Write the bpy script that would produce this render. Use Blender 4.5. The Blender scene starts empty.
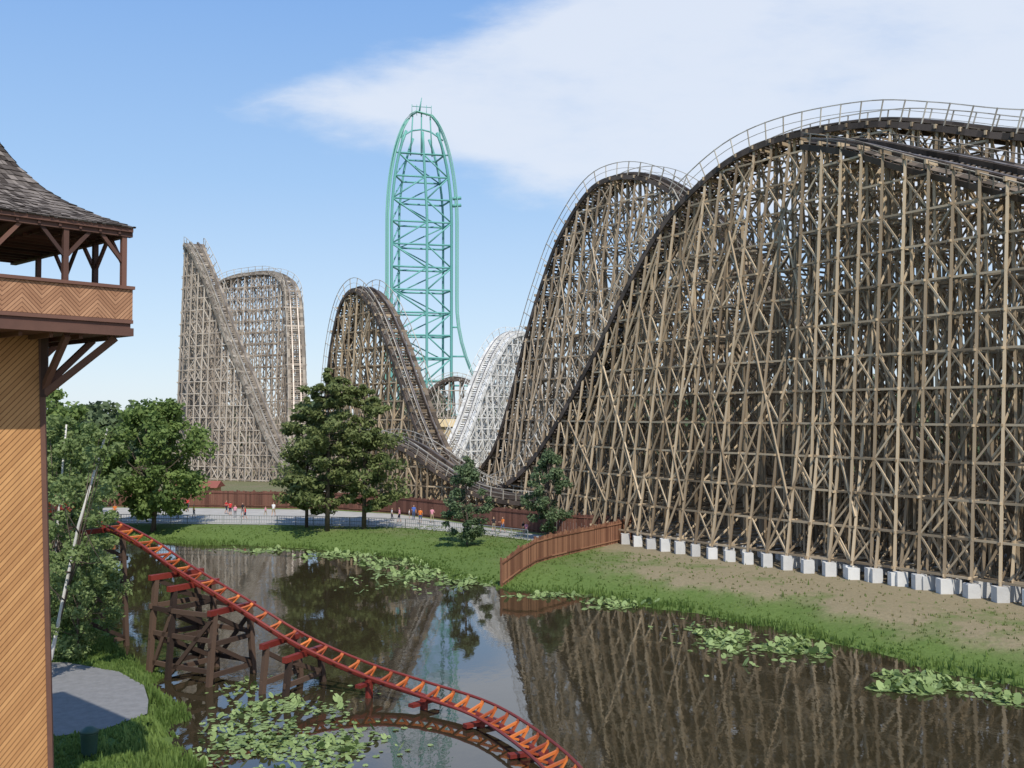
import bpy, math, random
import numpy as np
from mathutils import Vector, Matrix
random.seed(7); rng=np.random.default_rng(11)
scene=bpy.context.scene
scene.view_settings.view_transform='Standard'
scene.view_settings.look='None'
scene.view_settings.exposure=0
COL=scene.collection

# ------------------------------------------------------------------ helpers
def link(o,parent=None):
    COL.objects.link(o)
    if parent: o.parent=parent
    return o
def empty(name,loc=(0,0,0)):
    e=bpy.data.objects.new(name,None); e.location=loc; COL.objects.link(e); return e
class MB:
    def __init__(s): s.v=[]; s.f=[]; s.m=[]
    def beam(s,p,q,w=.2,h=.2,mi=0,up=None):
        p=Vector(p);q=Vector(q);d=q-p
        if d.length<1e-4: return
        d.normalize()
        u=Vector(up) if up else Vector((0,0,1))
        if abs(d.dot(u))>.97: u=Vector((.6,.8,0))
        a=d.cross(u).normalized(); b=a.cross(d)
        a*=w/2;b*=h/2;n=len(s.v)
        for c in (p,q):
            s.v+=[tuple(c-a-b),tuple(c+a-b),tuple(c+a+b),tuple(c-a+b)]
        s.f+=[(n,n+3,n+2,n+1),(n+4,n+5,n+6,n+7),(n,n+1,n+5,n+4),(n+1,n+2,n+6,n+5),(n+2,n+3,n+7,n+6),(n+3,n,n+4,n+7)]
        s.m+=[mi]*6
    def box(s,x0,x1,y0,y1,z0,z1,mi=0):
        n=len(s.v)
        s.v+=[(x0,y0,z0),(x1,y0,z0),(x1,y1,z0),(x0,y1,z0),(x0,y0,z1),(x1,y0,z1),(x1,y1,z1),(x0,y1,z1)]
        s.f+=[(n,n+3,n+2,n+1),(n+4,n+5,n+6,n+7),(n,n+1,n+5,n+4),(n+1,n+2,n+6,n+5),(n+2,n+3,n+7,n+6),(n+3,n,n+4,n+7)]
        s.m+=[mi]*6
    def tube(s,pts,rad,seg=6,mi=0):
        pts=[Vector(p) for p in pts]; n0=len(s.v); N=len(pts)
        if not hasattr(rad,'__len__'): rad=[rad]*N
        ref=Vector((.3,.2,1)).normalized()
        for i,p in enumerate(pts):
            d=(pts[min(i+1,N-1)]-pts[max(i-1,0)]).normalized()
            r=ref if abs(d.dot(ref))<.95 else Vector((1,0,0))
            a=d.cross(r).normalized(); b=d.cross(a)
            for k in range(seg):
                t=2*math.pi*k/seg
                s.v.append(tuple(p+(a*math.cos(t)+b*math.sin(t))*rad[i]))
        for i in range(N-1):
            for k in range(seg):
                k2=(k+1)%seg
                s.f.append((n0+i*seg+k,n0+i*seg+k2,n0+(i+1)*seg+k2,n0+(i+1)*seg+k)); s.m.append(mi)
        s.f.append(tuple(n0+k for k in range(seg))[::-1]); s.m.append(mi)
        s.f.append(tuple(n0+(N-1)*seg+k for k in range(seg))); s.m.append(mi)
    def obj(s,name,mats,parent=None,smooth=False):
        me=bpy.data.meshes.new(name); me.from_pydata(s.v,[],s.f)
        for m in mats: me.materials.append(m)
        me.polygons.foreach_set('material_index',s.m)
        if smooth: me.polygons.foreach_set('use_smooth',[True]*len(s.f))
        me.update()
        return link(bpy.data.objects.new(name,me),parent)

def newmat(name):
    m=bpy.data.materials.new(name); m.use_nodes=True
    nt=m.node_tree; b=nt.nodes['Principled BSDF']; return m,nt,b
def N(nt,t,**k):
    n=nt.nodes.new(t)
    for a,v in k.items(): setattr(n,a,v)
    return n
def math_(nt,op,a,b=None,c=None,clamp=False):
    n=N(nt,'ShaderNodeMath',operation=op); n.use_clamp=clamp
    for i,x in enumerate((a,b,c)):
        if x is None: continue
        if isinstance(x,(int,float)): n.inputs[i].default_value=x
        else: nt.links.new(x,n.inputs[i])
    return n.outputs[0]
def mixc(nt,f,a,b,mode='MIX'):
    n=N(nt,'ShaderNodeMix',data_type='RGBA',blend_type=mode)
    for idx,x in ((0,f),(6,a),(7,b)):
        if isinstance(x,(int,float)): n.inputs[idx].default_value=x
        elif isinstance(x,tuple): n.inputs[idx].default_value=(x[0],x[1],x[2],1)
        else: nt.links.new(x,n.inputs[idx])
    return n.outputs[2]
def noise(nt,scale,detail=4,rough=.6,vec=None):
    n=N(nt,'ShaderNodeTexNoise'); n.inputs['Scale'].default_value=scale
    n.inputs['Detail'].default_value=detail; n.inputs['Roughness'].default_value=rough
    if vec is None:
        tc=N(nt,'ShaderNodeTexCoord'); vec=tc.outputs['Object']
    nt.links.new(vec,n.inputs['Vector']); return n.outputs[0]
def attr(nt,n):
    a=N(nt,'ShaderNodeAttribute'); a.attribute_name=n; return a.outputs['Fac']
def simple(name,c1,c2,scale=1.,rough=.8,metal=0,island=.5,bump=0,spec=.3,cont=1.8):
    """two-tone weathered material: noise plus a random value per plank/part"""
    m,nt,b=newmat(name)
    g=N(nt,'ShaderNodeNewGeometry')
    nz=noise(nt,scale,5,.65)
    f=math_(nt,'ADD',math_(nt,'MULTIPLY',g.outputs['Random Per Island'],island),math_(nt,'MULTIPLY',nz,1-island))
    f2=math_(nt,'MULTIPLY_ADD',f,cont,.5-cont/2,clamp=True)
    nt.links.new(mixc(nt,f2,c1,c2),b.inputs['Base Color'])
    b.inputs['Roughness'].default_value=rough; b.inputs['Metallic'].default_value=metal
    b.inputs['Specular IOR Level'].default_value=spec
    if bump:
        bp=N(nt,'ShaderNodeBump'); bp.inputs['Strength'].default_value=bump; bp.inputs['Distance'].default_value=.05
        nt.links.new(noise(nt,scale*6,4),bp.inputs['Height']); nt.links.new(bp.outputs[0],b.inputs['Normal'])
    return m

M_wood=simple('weathered_timber',(.19,.14,.09),(.60,.47,.315),.35,.85,island=.7,cont=1.5)
M_woodB=simple('weathered_timber_older',(.21,.16,.11),(.57,.455,.325),.35,.85,island=.7,cont=1.5)
M_woodfar=simple('weathered_timber_hazed',(.33,.275,.225),(.62,.54,.45),.4,.9,island=.7)  # far trestles: aerial haze mixed into the timber colour, paler and greyer
M_white=simple('white_painted_timber',(.56,.55,.52),(.80,.79,.76),.5,.8,island=.7)
M_trackwood=simple('track_laminated_wood',(.05,.038,.03),(.14,.105,.085),1.5,.7,island=.6)
M_rail=simple('steel_rail',(.18,.15,.13),(.3,.27,.25),2,.45,metal=.6)
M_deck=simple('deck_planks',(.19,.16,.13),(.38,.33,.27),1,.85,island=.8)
M_deckdark=simple('deck_planks_dark',(.07,.055,.043),(.20,.16,.125),1,.85,island=.8)
M_handrail=simple('handrail_wood',(.36,.32,.26),(.60,.55,.47),1,.8,island=.7)
M_conc=simple('concrete',(.50,.49,.47),(.74,.73,.70),1.3,.9,island=.5,bump=.3)

# ------------------------------------------------------------------ pond / terrain
POND=np.array([(-10,-30),(-11.5,25),(-12.9,40.6),(-15.5,48.6),(-19.8,56),(-23.4,61),(-28,70),(-34,82),(-42,96),(-47,108),(-44,115),
 (-38,112.5),(-33,111),(-25,109),(-18.5,105.5),(-12,101),(-8,95),(-5,88),(-1,83),(6.7,79),(12,73.5),(16.5,68),(20.7,61),(26,52.5),(34,40),(44,20),(46,-30)],float)
def sdist(X,Y):
    X=np.asarray(X,float);Y=np.asarray(Y,float)
    best=np.full(X.shape,1e9); inside=np.zeros(X.shape,bool)
    n=len(POND)
    for i in range(n):
        x0,y0=POND[i];x1,y1=POND[(i+1)%n]
        dx,dy=x1-x0,y1-y0
        t=np.clip(((X-x0)*dx+(Y-y0)*dy)/(dx*dx+dy*dy),0,1)
        best=np.minimum(best,np.hypot(X-x0-t*dx,Y-y0-t*dy))
        c=((y0>Y)!=(y1>Y))&(X<(dx)*(Y-y0)/(dy if abs(dy)>1e-9 else 1e-9)+x0)
        inside^=c
    d=np.where(inside,-best,best)
    return d+.35*np.sin(.9*X+1.3*np.sin(.4*Y))+.3*np.sin(1.1*Y+.6*X+1)+.15*np.sin(2.7*X-1.9*Y)
def sm(a,b,x):
    t=np.clip((x-a)/(b-a),0,1); return t*t*(3-2*t)
def ground_z(X,Y):
    d=sdist(X,Y); X=np.asarray(X,float);Y=np.asarray(Y,float)
    bw=np.where((X<-8)&(Y<78),1.8,7.)
    return np.where(d>0,1.2*sm(0,1,d/bw),-1.6*sm(0,6,-d))
def axis(lo,hi,step,far):
    a=list(np.arange(lo,hi+step/2,step)); s=step
    x=hi
    while x<far: s*=1.35; x+=s; a.append(x)
    s=step;x=lo
    while x>-far: s*=1.35; x-=s; a.insert(0,x)
    return np.array(a)
def dryness(X,Y,d):
    n=.5+.2*np.sin(.31*X+1.5*np.sin(.23*Y))+.2*np.sin(.41*Y+.27*X+2)+.15*np.sin(.9*X-.7*Y+1.3*np.sin(.5*X))
    r=sm(2.2,6.0,d)*sm(2,14,X)*(.55+.65*n)
    off=(.8*(X-34)+.6*(Y-70))
    r=np.maximum(r,sm(-5.5,-1.5,off)*sm(4,10,X)*sm(2.5,5,d))     # bare strip along the footings
    return np.clip(np.maximum(r,.45*n*sm(3,8,d)),0,1)
xs=axis(-70,70,.8,4000); ys=axis(15,160,.8,4000)
GX,GY=np.meshgrid(xs,ys,indexing='ij'); GZ=ground_z(GX,GY)
nx,ny=GX.shape
verts=np.stack([GX,GY,GZ],-1).reshape(-1,3)
idx=np.arange(nx*ny).reshape(nx,ny)
F=np.stack([idx[:-1,:-1],idx[1:,:-1],idx[1:,1:],idx[:-1,1:]],-1).reshape(-1,4)
me=bpy.data.meshes.new('ground'); me.from_pydata(verts.tolist(),[],F.tolist())
me.polygons.foreach_set('use_smooth',[True]*len(F))
d=sdist(GX,GY).reshape(-1); X=GX.reshape(-1);Y=GY.reshape(-1)
off=(.8*(X-34)+.6*(Y-70))
dry=dryness(X,Y,d)
dirt=sm(-1.5,1.5,off)*sm(0,10,X+14+.35*(Y-110))
dirt=np.maximum(dirt,sm(140,146,Y))
for nme,arr in (('dry',dry),('dirt',dirt),('shore',d)):
    at=me.attributes.new(nme,'FLOAT','POINT'); at.data.foreach_set('value',arr)
m,nt,b=newmat('grassy_ground')
n1=noise(nt,.35,6,.65); n2=noise(nt,4,5,.7)
g1=mixc(nt,n2,(.06,.10,.022),(.17,.24,.07))
g2=mixc(nt,n2,(.17,.14,.08),(.37,.31,.20))
f=math_(nt,'ADD',attr(nt,'dry'),math_(nt,'MULTIPLY_ADD',n1,3.0,-1.5))
f=math_(nt,'MULTIPLY',math_(nt,'MULTIPLY',f,1,clamp=True),attr(nt,'dry'))
f=math_(nt,'MULTIPLY',f,1.7,clamp=True)
c=mixc(nt,f,g1,g2)
dd=mixc(nt,n2,(.12,.095,.065),(.28,.23,.16))
fd=math_(nt,'MULTIPLY_ADD',n1,.8,.25); fd=math_(nt,'MULTIPLY',fd,attr(nt,'dirt'),clamp=True)
c=mixc(nt,fd,c,dd)
mud=math_(nt,'LESS_THAN',attr(nt,'shore'),.12)
c=mixc(nt,mud,c,(.03,.024,.014))
nt.links.new(c,b.inputs['Base Color']); b.inputs['Roughness'].default_value=.95; b.inputs['Specular IOR Level'].default_value=.1
bp=N(nt,'ShaderNodeBump'); bp.inputs['Strength'].default_value=.7; bp.inputs['Distance'].default_value=.15
nt.links.new(n2,bp.inputs['Height']); nt.links.new(bp.outputs[0],b.inputs['Normal'])
me.materials.append(m); link(bpy.data.objects.new('ground',me))

# water
mb=MB(); mb.v=[(-60,-40,0),(60,-40,0),(60,125,0),(-60,125,0)]; mb.f=[(0,1,2,3)]; mb.m=[0]
m,nt,b=newmat('pond_water')
b.inputs['Base Color'].default_value=(.034,.027,.014,1); b.inputs['Roughness'].default_value=.028
b.inputs['IOR'].default_value=1.62; b.inputs['Specular IOR Level'].default_value=.75
tc=N(nt,'ShaderNodeTexCoord'); mp=N(nt,'ShaderNodeMapping'); mp.inputs['Scale'].default_value=(1,.55,1)
nt.links.new(tc.outputs['Object'],mp.inputs[0])
w1=noise(nt,1.1,3,.5,mp.outputs[0]); w2=noise(nt,5,2,.5,mp.outputs[0]); w3=noise(nt,.08,2,.5,mp.outputs[0])
h=math_(nt,'ADD',math_(nt,'MULTIPLY',w1,1.),math_(nt,'MULTIPLY',w2,.2))
h=math_(nt,'MULTIPLY',h,math_(nt,'MULTIPLY_ADD',w3,2.2,-.55,clamp=True))
bp=N(nt,'ShaderNodeBump'); bp.inputs['Strength'].default_value=.34; bp.inputs['Distance'].default_value=.03
nt.links.new(h,bp.inputs['Height']); nt.links.new(bp.outputs[0],b.inputs['Normal'])
mb.obj('pond_water',[m])

def sheet(name,poly,z,mat,th=0):
    me=bpy.data.meshes.new(name); n=len(poly)
    v=[(x,y,z) for x,y in poly]; f=[tuple(range(n))]
    me.from_pydata(v,[],f); me.materials.append(mat); me.update()
    if me.polygons[0].normal.z<0: me.flip_normals()
    return link(bpy.data.objects.new(name,me))
M_path=simple('path_paving',(.34,.32,.29),(.48,.46,.42),.6,.9,island=0,bump=.2)
M_asph=simple('asphalt',(.16,.158,.155),(.25,.245,.24),2.5,.9,island=0,bump=.4)
PATH=[(-90,125),(-60,122.5),(-38,121),(-25,119.5),(-12,116.5),(-3,110),(2,105),(5,107),(-2,115.5),(-8,124),(-15,132.5),(-26,138.5),(-48,141.5),(-90,143)]
sheet('footpath',PATH,1.212,M_path)
ASP=[(-15.6,44.2),(-16.3,46.3),(-17.4,48.8),(-19.6,51.4),(-23,53.3),(-32,52.5),(-34,41),(-24,40),(-19,40.6),(-16.6,42)]
sheet('asphalt_path',ASP,1.235,M_asph)

# ------------------------------------------------------------------ coaster generators
def catmull(ctrl,n=24):
    P=np.array(ctrl,float); P=np.vstack([2*P[0]-P[1],P,2*P[-1]-P[-2]]); out=[]
    for i in range(1,len(P)-2):
        p0,p1,p2,p3=P[i-1:i+3]
        for k in range(n):
            t=k/n
            out.append(.5*((2*p1)+(-p0+p2)*t+(2*p0-5*p1+4*p2-p3)*t*t+(-p0+3*p1-3*p2+p3)*t**3))
    out.append(P[-2]); return np.array(out)
def resample(D,step,horiz=True):
    seg=np.diff(D[:,:2] if horiz else D[:,:3],axis=0); L=np.concatenate([[0],np.cumsum(np.linalg.norm(seg,axis=1))])
    n=max(2,int(round(L[-1]/step))+1); t=np.linspace(0,L[-1],n)
    return np.stack([np.interp(t,L,D[:,k]) for k in range(D.shape[1])],1)

def wooden_coaster(name,ctrl,wood,spacing=2.4,level=3.0,batter=.165,post=.2,brace=.15,
                   footing=True,deckmat=None,railmat=None,trackmat=None,hr=1.25,gz=1.2,batfn=None,raked=False,zmin=None,inner=True):
    root=empty(name,(float(ctrl[0][0]),float(ctrl[0][1]),0.0))
    ox,oy=root.location.x,root.location.y
    D=catmull(ctrl)
    S=resample(D,spacing); n=len(S)
    T=np.gradient(S[:,:2],axis=0); T/=np.linalg.norm(T,axis=1)[:,None]
    Nn=np.stack([T[:,1],-T[:,0]],1)
    sb=MB(); fb=MB()
    h=S[:,2]-.75
    base=(gz+(1.05 if footing else 0)) if zmin is None else zmin
    B=[batter if batfn is None else batfn(S[i]) for i in range(n)]
    def P(i,o,z): return (S[i,0]-ox+Nn[i,0]*o,S[i,1]-oy+Nn[i,1]*o,z)
    def W(i,z): return 1.7+max(0,(h[i]-z))*B[i]
    def Wb(i,z): return W(i,z) if h[i]>7 else 1.15
    for i in range(n):
        hi=h[i]
        if hi<base+.4: continue
        K=[z for z in np.arange(base+.25,hi-.5,level)]
        for sd in (-1,1):
            sb.beam(P(i,sd*1.15,base),P(i,sd*1.15,hi),post,post)
            if hi>7: sb.beam(P(i,sd*W(i,base),base),P(i,sd*1.75,hi),post,post)
            if inner:
                for o in (3.4,5.6):
                    zt=hi-(o-1.7)/max(B[i],.04)
                    if zt>base+4: sb.beam(P(i,sd*o,base),P(i,sd*o,zt),post*.8,post*.8)
        sb.beam(P(i,-2.2,hi+.1),P(i,2.2,hi+.1),.16,.34)
        for k,z in enumerate(K):
            w=Wb(i,z)
            sb.beam(P(i,-w-random.uniform(.1,.5),z+random.uniform(-.06,.06)),P(i,w+random.uniform(.1,.5),z),brace*.6,brace*1.2)
            z2=min(z+level,hi)
            if k%2==0:
                z3=min(z+2*level,hi)
                s_=1 if (k//2)%2 else -1
                sb.beam(P(i,s_*w,z),P(i,-s_*1.15,z3),brace*.55,brace)
                if hi>7 and i%2: sb.beam(P(i,-s_*w,z),P(i,s_*1.15,z3),brace*.55,brace)
            sb.beam(P(i,-1.15 if k%2 else 1.15,z),P(i,1.15 if k%2 else -1.15,z2),brace*.55,brace)
        if footing:
            offs=[W(i,base)] if hi>7 else [1.15]
            if hi>12: offs.append(3.4)
            for sd in (-1,1):
                for o in offs:
                    x,y,_=P(i,sd*o,0); a=.4+random.uniform(-.05,.06)
                    z0=float(ground_z(x+ox,y+oy))-.3
                    j=random.uniform(-.18,.12)
                    fb.box(x-a,x+a,y-a,y+a,z0,base+j)
        if i<n-1 and h[i+1]>base+.4:
            hm=min(hi,h[i+1])
            lines=[lambda q,z,sd=sd:P(q,sd*Wb(q,z),z) for sd in (-1,1)]+[lambda q,z,sd=sd:P(q,sd*1.15,z) for sd in (-1,1)]
            for k,z in enumerate(np.arange(base+.25,max(hi,h[i+1])-.5,level)):
                for li,lf in enumerate(lines):
                    if z<hm and (li<2 or k%2==0): sb.beam(lf(i,z),lf(i+1,z),brace*.6,brace*1.1)
            for li,lf in enumerate(lines):
                for k,z in enumerate(np.arange(base+.25,hm-.5,level)):
                    z2=z+level
                    if z2<hm+.3:
                        a=(i+k)%4
                        if li<2:
                            if a in (0,1): sb.beam(lf(i,z),lf(i+1,z2),brace*.6,brace)
                            if (i-k)%4==0: sb.beam(lf(i+1,z),lf(i,z2),brace*.6,brace)
                        elif a==2 and li==2: sb.beam(lf(i+1,z),lf(i,z2),brace*.6,brace)
                        elif a==0 and li==3: sb.beam(lf(i,z),lf(i+1,z2),brace*.6,brace)
        if raked and hi>16:
            for sd in (-1,1):
                for span,sgn,f0,f1 in ((6,1,0,.95),(5,-1,.1,.8),(3,1,.35,.9)):
                    j=i+sgn*span
                    if 0<=j<n and h[j]>14 and (i*7+span)%3==0:
                        za=base+(hi-base)*f1; zb=base+(h[j]-base)*f0+.2
                        sb.beam(P(i,sd*(Wb(i,za)+.16),za),P(j,sd*(Wb(j,zb)+.16),zb),post*.75,post*.9)
    sb.obj('timber_trestle',[wood],root)
    if fb.v: fb.obj('concrete_footings',[M_conc],root)
    # ---- track
    R=resample(D,1.0,False); m_=len(R)
    tb=MB()
    fr=[]
    for j in range(m_):
        t=Vector(R[min(j+1,m_-1),:3]-R[max(j-1,0),:3]).normalized()
        side=Vector((t.y,-t.x,0)).normalized()
        bk=R[j,3] if R.shape[1]>3 else 0
        up=side.cross(t).normalized()
        if up.z<0: up=-up
        q=Matrix.Rotation(bk,3,t); side=q@side; up=q@up
        fr.append((Vector((R[j,0]-ox,R[j,1]-oy,R[j,2])),t,side,up))
    for j in range(m_-1):
        c0,t0,s0,u0=fr[j]; c1,t1,s1,u1=fr[j+1]
        for o in (-.75,.75):
            tb.beam(c0+s0*o-u0*.25,c1+s1*o-u1*.25,.34,.5,0,up=u0)
            tb.beam(c0+s0*o+u0*.03,c1+s1*o+u1*.03,.18,.06,1,up=u0)
        tb.beam(c0-s0*2.0-u0*.5,c0+s0*2.0-u0*.5,.2,.16,2,up=u0)
        cm=(c0+c1)/2
        tb.beam(cm-s0*1.25-u0*.45,cm+s0*1.25-u0*.45,.2,.14,2,up=u0)
        for sd in (-1,1):
            a=s0*sd*1.6
            tb.beam(c0+a-u0*.36,c1+s1*sd*1.6-u1*.36,.62,.07,2,up=u0)
            tb.beam(c0+s0*sd*1.98-u0*.75,c1+s1*sd*1.98-u1*.75,.16,.5,0,up=u0)
            tb.beam(c0+s0*sd*1.95+u0*(hr-.35),c1+s1*sd*1.95+u1*(hr-.35),.08,.08,3,up=u0)
            tb.beam(c0+s0*sd*1.95+u0*(hr*.5-.35),c1+s1*sd*1.95+u1*(hr*.5-.35),.045,.045,3,up=u0)
            if j%2==0:
                tb.beam(c0+s0*sd*1.97-u0*.7,c0+s0*sd*1.97+u0*(hr-.3),.09,.09,3,up=t0)
    tb.obj('track_and_walkway',[trackmat or M_trackwood,M_rail,deckmat or M_deck,railmat or M_handrail],root)
    return root

def online(offset,prof):
    out=[]
    for p in prof:
        s,z=p[0],p[1]; bk=p[2] if len(p)>2 else 0; o=p[3] if len(p)>3 else offset
        out.append((34-.6*s+.8*o,70+.8*s+.6*o,z,bk))
    return out
A_B=lambda p: .17 if p[1]<140 else (.12 if p[1]<150 else .06)
wooden_coaster('wooden_roller_coaster',online(8,[(-22,26),(-14,30),(-6,33.2),(3,35.6),(9,37.6),(15,39.2),(23.5,39.9),(30,39.1),(36,36.4),(40,33.4),(44.4,28.6),(50.8,20.3),(57.9,12.2),
   (64,7.2),(70,5),(75.5,4.8),(81.4,7.3),(86,12),(90.5,18.5),(95,25.2),(100,31),(105.5,34),(110.5,32),(114,25),(116.5,14),(119,7)]),M_wood,spacing=2.05,level=2.7,batfn=A_B,raked=True,deckmat=M_deckdark,hr=1.6)
wooden_coaster('wooden_roller_coaster',online(19,[(-6,5),(10,7),(22,14),(32,25),(40,34),(46.5,39.5),(52,42.8),(58,44.2),(63.5,43.2),(69.5,38),(73.5,31.8),(77,24.8),(81,15.5),(85,8.8),(90,6),(98,7.5),(108,11.5),(118,9),(128,6)]),M_woodB,spacing=2.15,level=2.7,raked=True,deckmat=M_deckdark,hr=1.5,batter=.15)
# lower banked track that peels off the crest towards the right
wooden_coaster('wooden_roller_coaster',online(5,[(-22,20,-.5,1.5),(-12,25.5,-.55,2.4),(-4,29.2,-.55,3),(3,32.2,-.5,3.4),(9,34.6,-.4,3.9),(14,36.6,-.25,4.4),(19,38,-.1,5)]),M_wood,spacing=2.05,level=2.7,batter=.06,deckmat=M_deckdark,railmat=M_deck,hr=.75,inner=False)
# low return track in front of the middle hill
wooden_coaster('wooden_roller_coaster',[(-25,148,7),(-22.5,146,9.2),(-19.5,143.3,11),(-16,139,11.2),(-12,134.5,9.9),(-8,130.5,7.5),(-4.5,127.4,5.6),(-1,124,4.6),(4,119.5,4.4)],M_wood,spacing=2.0,level=2.4,batter=.05,deckmat=M_deckdark,hr=1.1,inner=False)
# first drop and turn far left
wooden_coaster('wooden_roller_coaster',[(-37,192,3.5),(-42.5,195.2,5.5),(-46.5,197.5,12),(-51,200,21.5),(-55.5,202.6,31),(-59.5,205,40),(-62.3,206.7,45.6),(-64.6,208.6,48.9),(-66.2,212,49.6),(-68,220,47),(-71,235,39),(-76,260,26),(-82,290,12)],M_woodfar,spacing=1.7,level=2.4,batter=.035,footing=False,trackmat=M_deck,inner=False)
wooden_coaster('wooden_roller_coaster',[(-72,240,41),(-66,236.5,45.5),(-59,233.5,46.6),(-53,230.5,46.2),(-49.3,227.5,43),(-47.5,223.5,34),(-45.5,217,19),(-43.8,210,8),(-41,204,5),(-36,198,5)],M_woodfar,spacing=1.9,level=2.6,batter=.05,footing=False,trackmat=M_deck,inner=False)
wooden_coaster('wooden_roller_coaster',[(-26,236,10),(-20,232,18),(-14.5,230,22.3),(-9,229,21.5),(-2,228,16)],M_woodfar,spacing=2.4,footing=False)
wooden_coaster('white_wooden_roller_coaster',[(-16,173,4),(-12,180,6),(-9.2,185,12),(-6.7,189,19.5),(-4,193,26),(-1,197,29.8),(3,202,29.8),(8,208,25),(14,215,15)],M_white,spacing=1.7,level=2.0,batter=.1,footing=False,deckmat=M_white,railmat=M_white,trackmat=M_white)

# ------------------------------------------------------------------ tall green steel coaster tower
M_green=simple('green_painted_steel',(.12,.36,.33),(.18,.46,.42),.05,.5,island=.3)
M_green2=simple('light_green_track_steel',(.19,.47,.39),(.24,.54,.45),.05,.5,island=.3)
def tophat():
    root=empty('steel_roller_coaster_tower',(-38,420,0)); b=MB(); tk=MB()
    Rz=math.radians(14); cr,sr=math.cos(Rz),math.sin(Rz)
    def Q(x,y,z): return Vector((x*cr-y*sr,x*sr+y*cr,z))
    def half(z,sd):
        w=13.6 if sd<0 else 14.5
        if z>92: w*= math.sqrt(max(0,1-((z-92)/46.5)**2))
        return w
    left=[];right=[]
    for z in list(np.arange(2,96,6))+list(np.arange(96,138,2.4))+[138.2]:
        left.append(Q(-half(z,-1),-4,z))
        xr=half(z,1)
        if z<60: xr+= ((60-z)/60)**2*28
        right.append(Q(xr,-4,z))
    full=left+right[::-1][1:]
    tk.tube(full,.42,8)
    for o in (-1,1):
        tk.tube([p+Vector((0,o*.9,0))+Vector((.8 if p.x>0 else -.8,0,0)) for p in full],.2,6)
    lv=list(np.arange(0,126,9.3))
    def leg(k,z):
        xl,xr=-half(z,-1)+1.6,half(z,1)-1.8
        xm=2.5 if z<96 else 2.5*(139-z)/43
        if k==0: return Q(xl,-3.2,z)
        if k==1: return Q(xl+4.5,8,z)
        if k==2: return Q(xm,-3.2,z)
        if k==3: return Q(xr,-3.2,z)
        if k==4: return Q(xr-1.5,8,z)
    zz=list(np.arange(0,132,4.65))
    for k,r in ((0,.6),(1,.5),(2,.55),(3,.6),(4,.5)):
        b.tube([leg(k,z) for z in zz],r,6)
    for i,z in enumerate(lv):
        for a,c in ((0,2),(2,3),(1,4),(0,1),(3,4)):
            b.tube([leg(a,z),leg(c,z)],.42,5)
        if i<len(lv)-1:
            z2=lv[i+1]
            b.tube([leg(0,z),leg(2,z2)] if i%2 else [leg(2,z),leg(0,z2)],.35,5)
            b.tube([leg(2,z),leg(3,z2)] if i%2 else [leg(3,z),leg(2,z2)],.35,5)
            b.tube([leg(1,z),leg(4,z2)] if i%2 else [leg(4,z),leg(1,z2)],.3,5)
            b.tube([leg(0,z),leg(1,z2)],.3,5)
    for z in (14,26,38,50):
        b.tube([leg(3,z),Q(half(z,1)+((60-z)/60)**2*28,-4,z)],.4,5)
    for a,c in ((-9,-4),(-4,0),(0,4),(4,9)):
        b.tube([Q(a,-3.4,131-.05*a*a),Q(c,-3.4,131-.05*c*c)],.35,5)
    for a in (-9,-4.5,0,4.5,9): b.tube([Q(a,-3.4,120),Q(a*.8,-3.6,137.6-a*a*.06)],.3,5)
    b.tube([Q(-11,-3.4,121),Q(11,-3.4,121)],.35,5)
    b.tube([Q(-1,-4,138),Q(0,-4,144)],[.45,.15],5)
    b.tube([Q(-4,-4,140.2),Q(4,-4,140.2)],.16,5)
    for x in (-4,-2,2,4): b.tube([Q(x,-4,136.5),Q(x,-4,141)],.13,4)
    for z in (100,103): b.tube([Q(13,-4,z),Q(16.5,-4,z+.5)],.7,6)
    b.obj('support_lattice',[M_green],root,True); tk.obj('track',[M_green2],root,True)
tophat()

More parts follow.
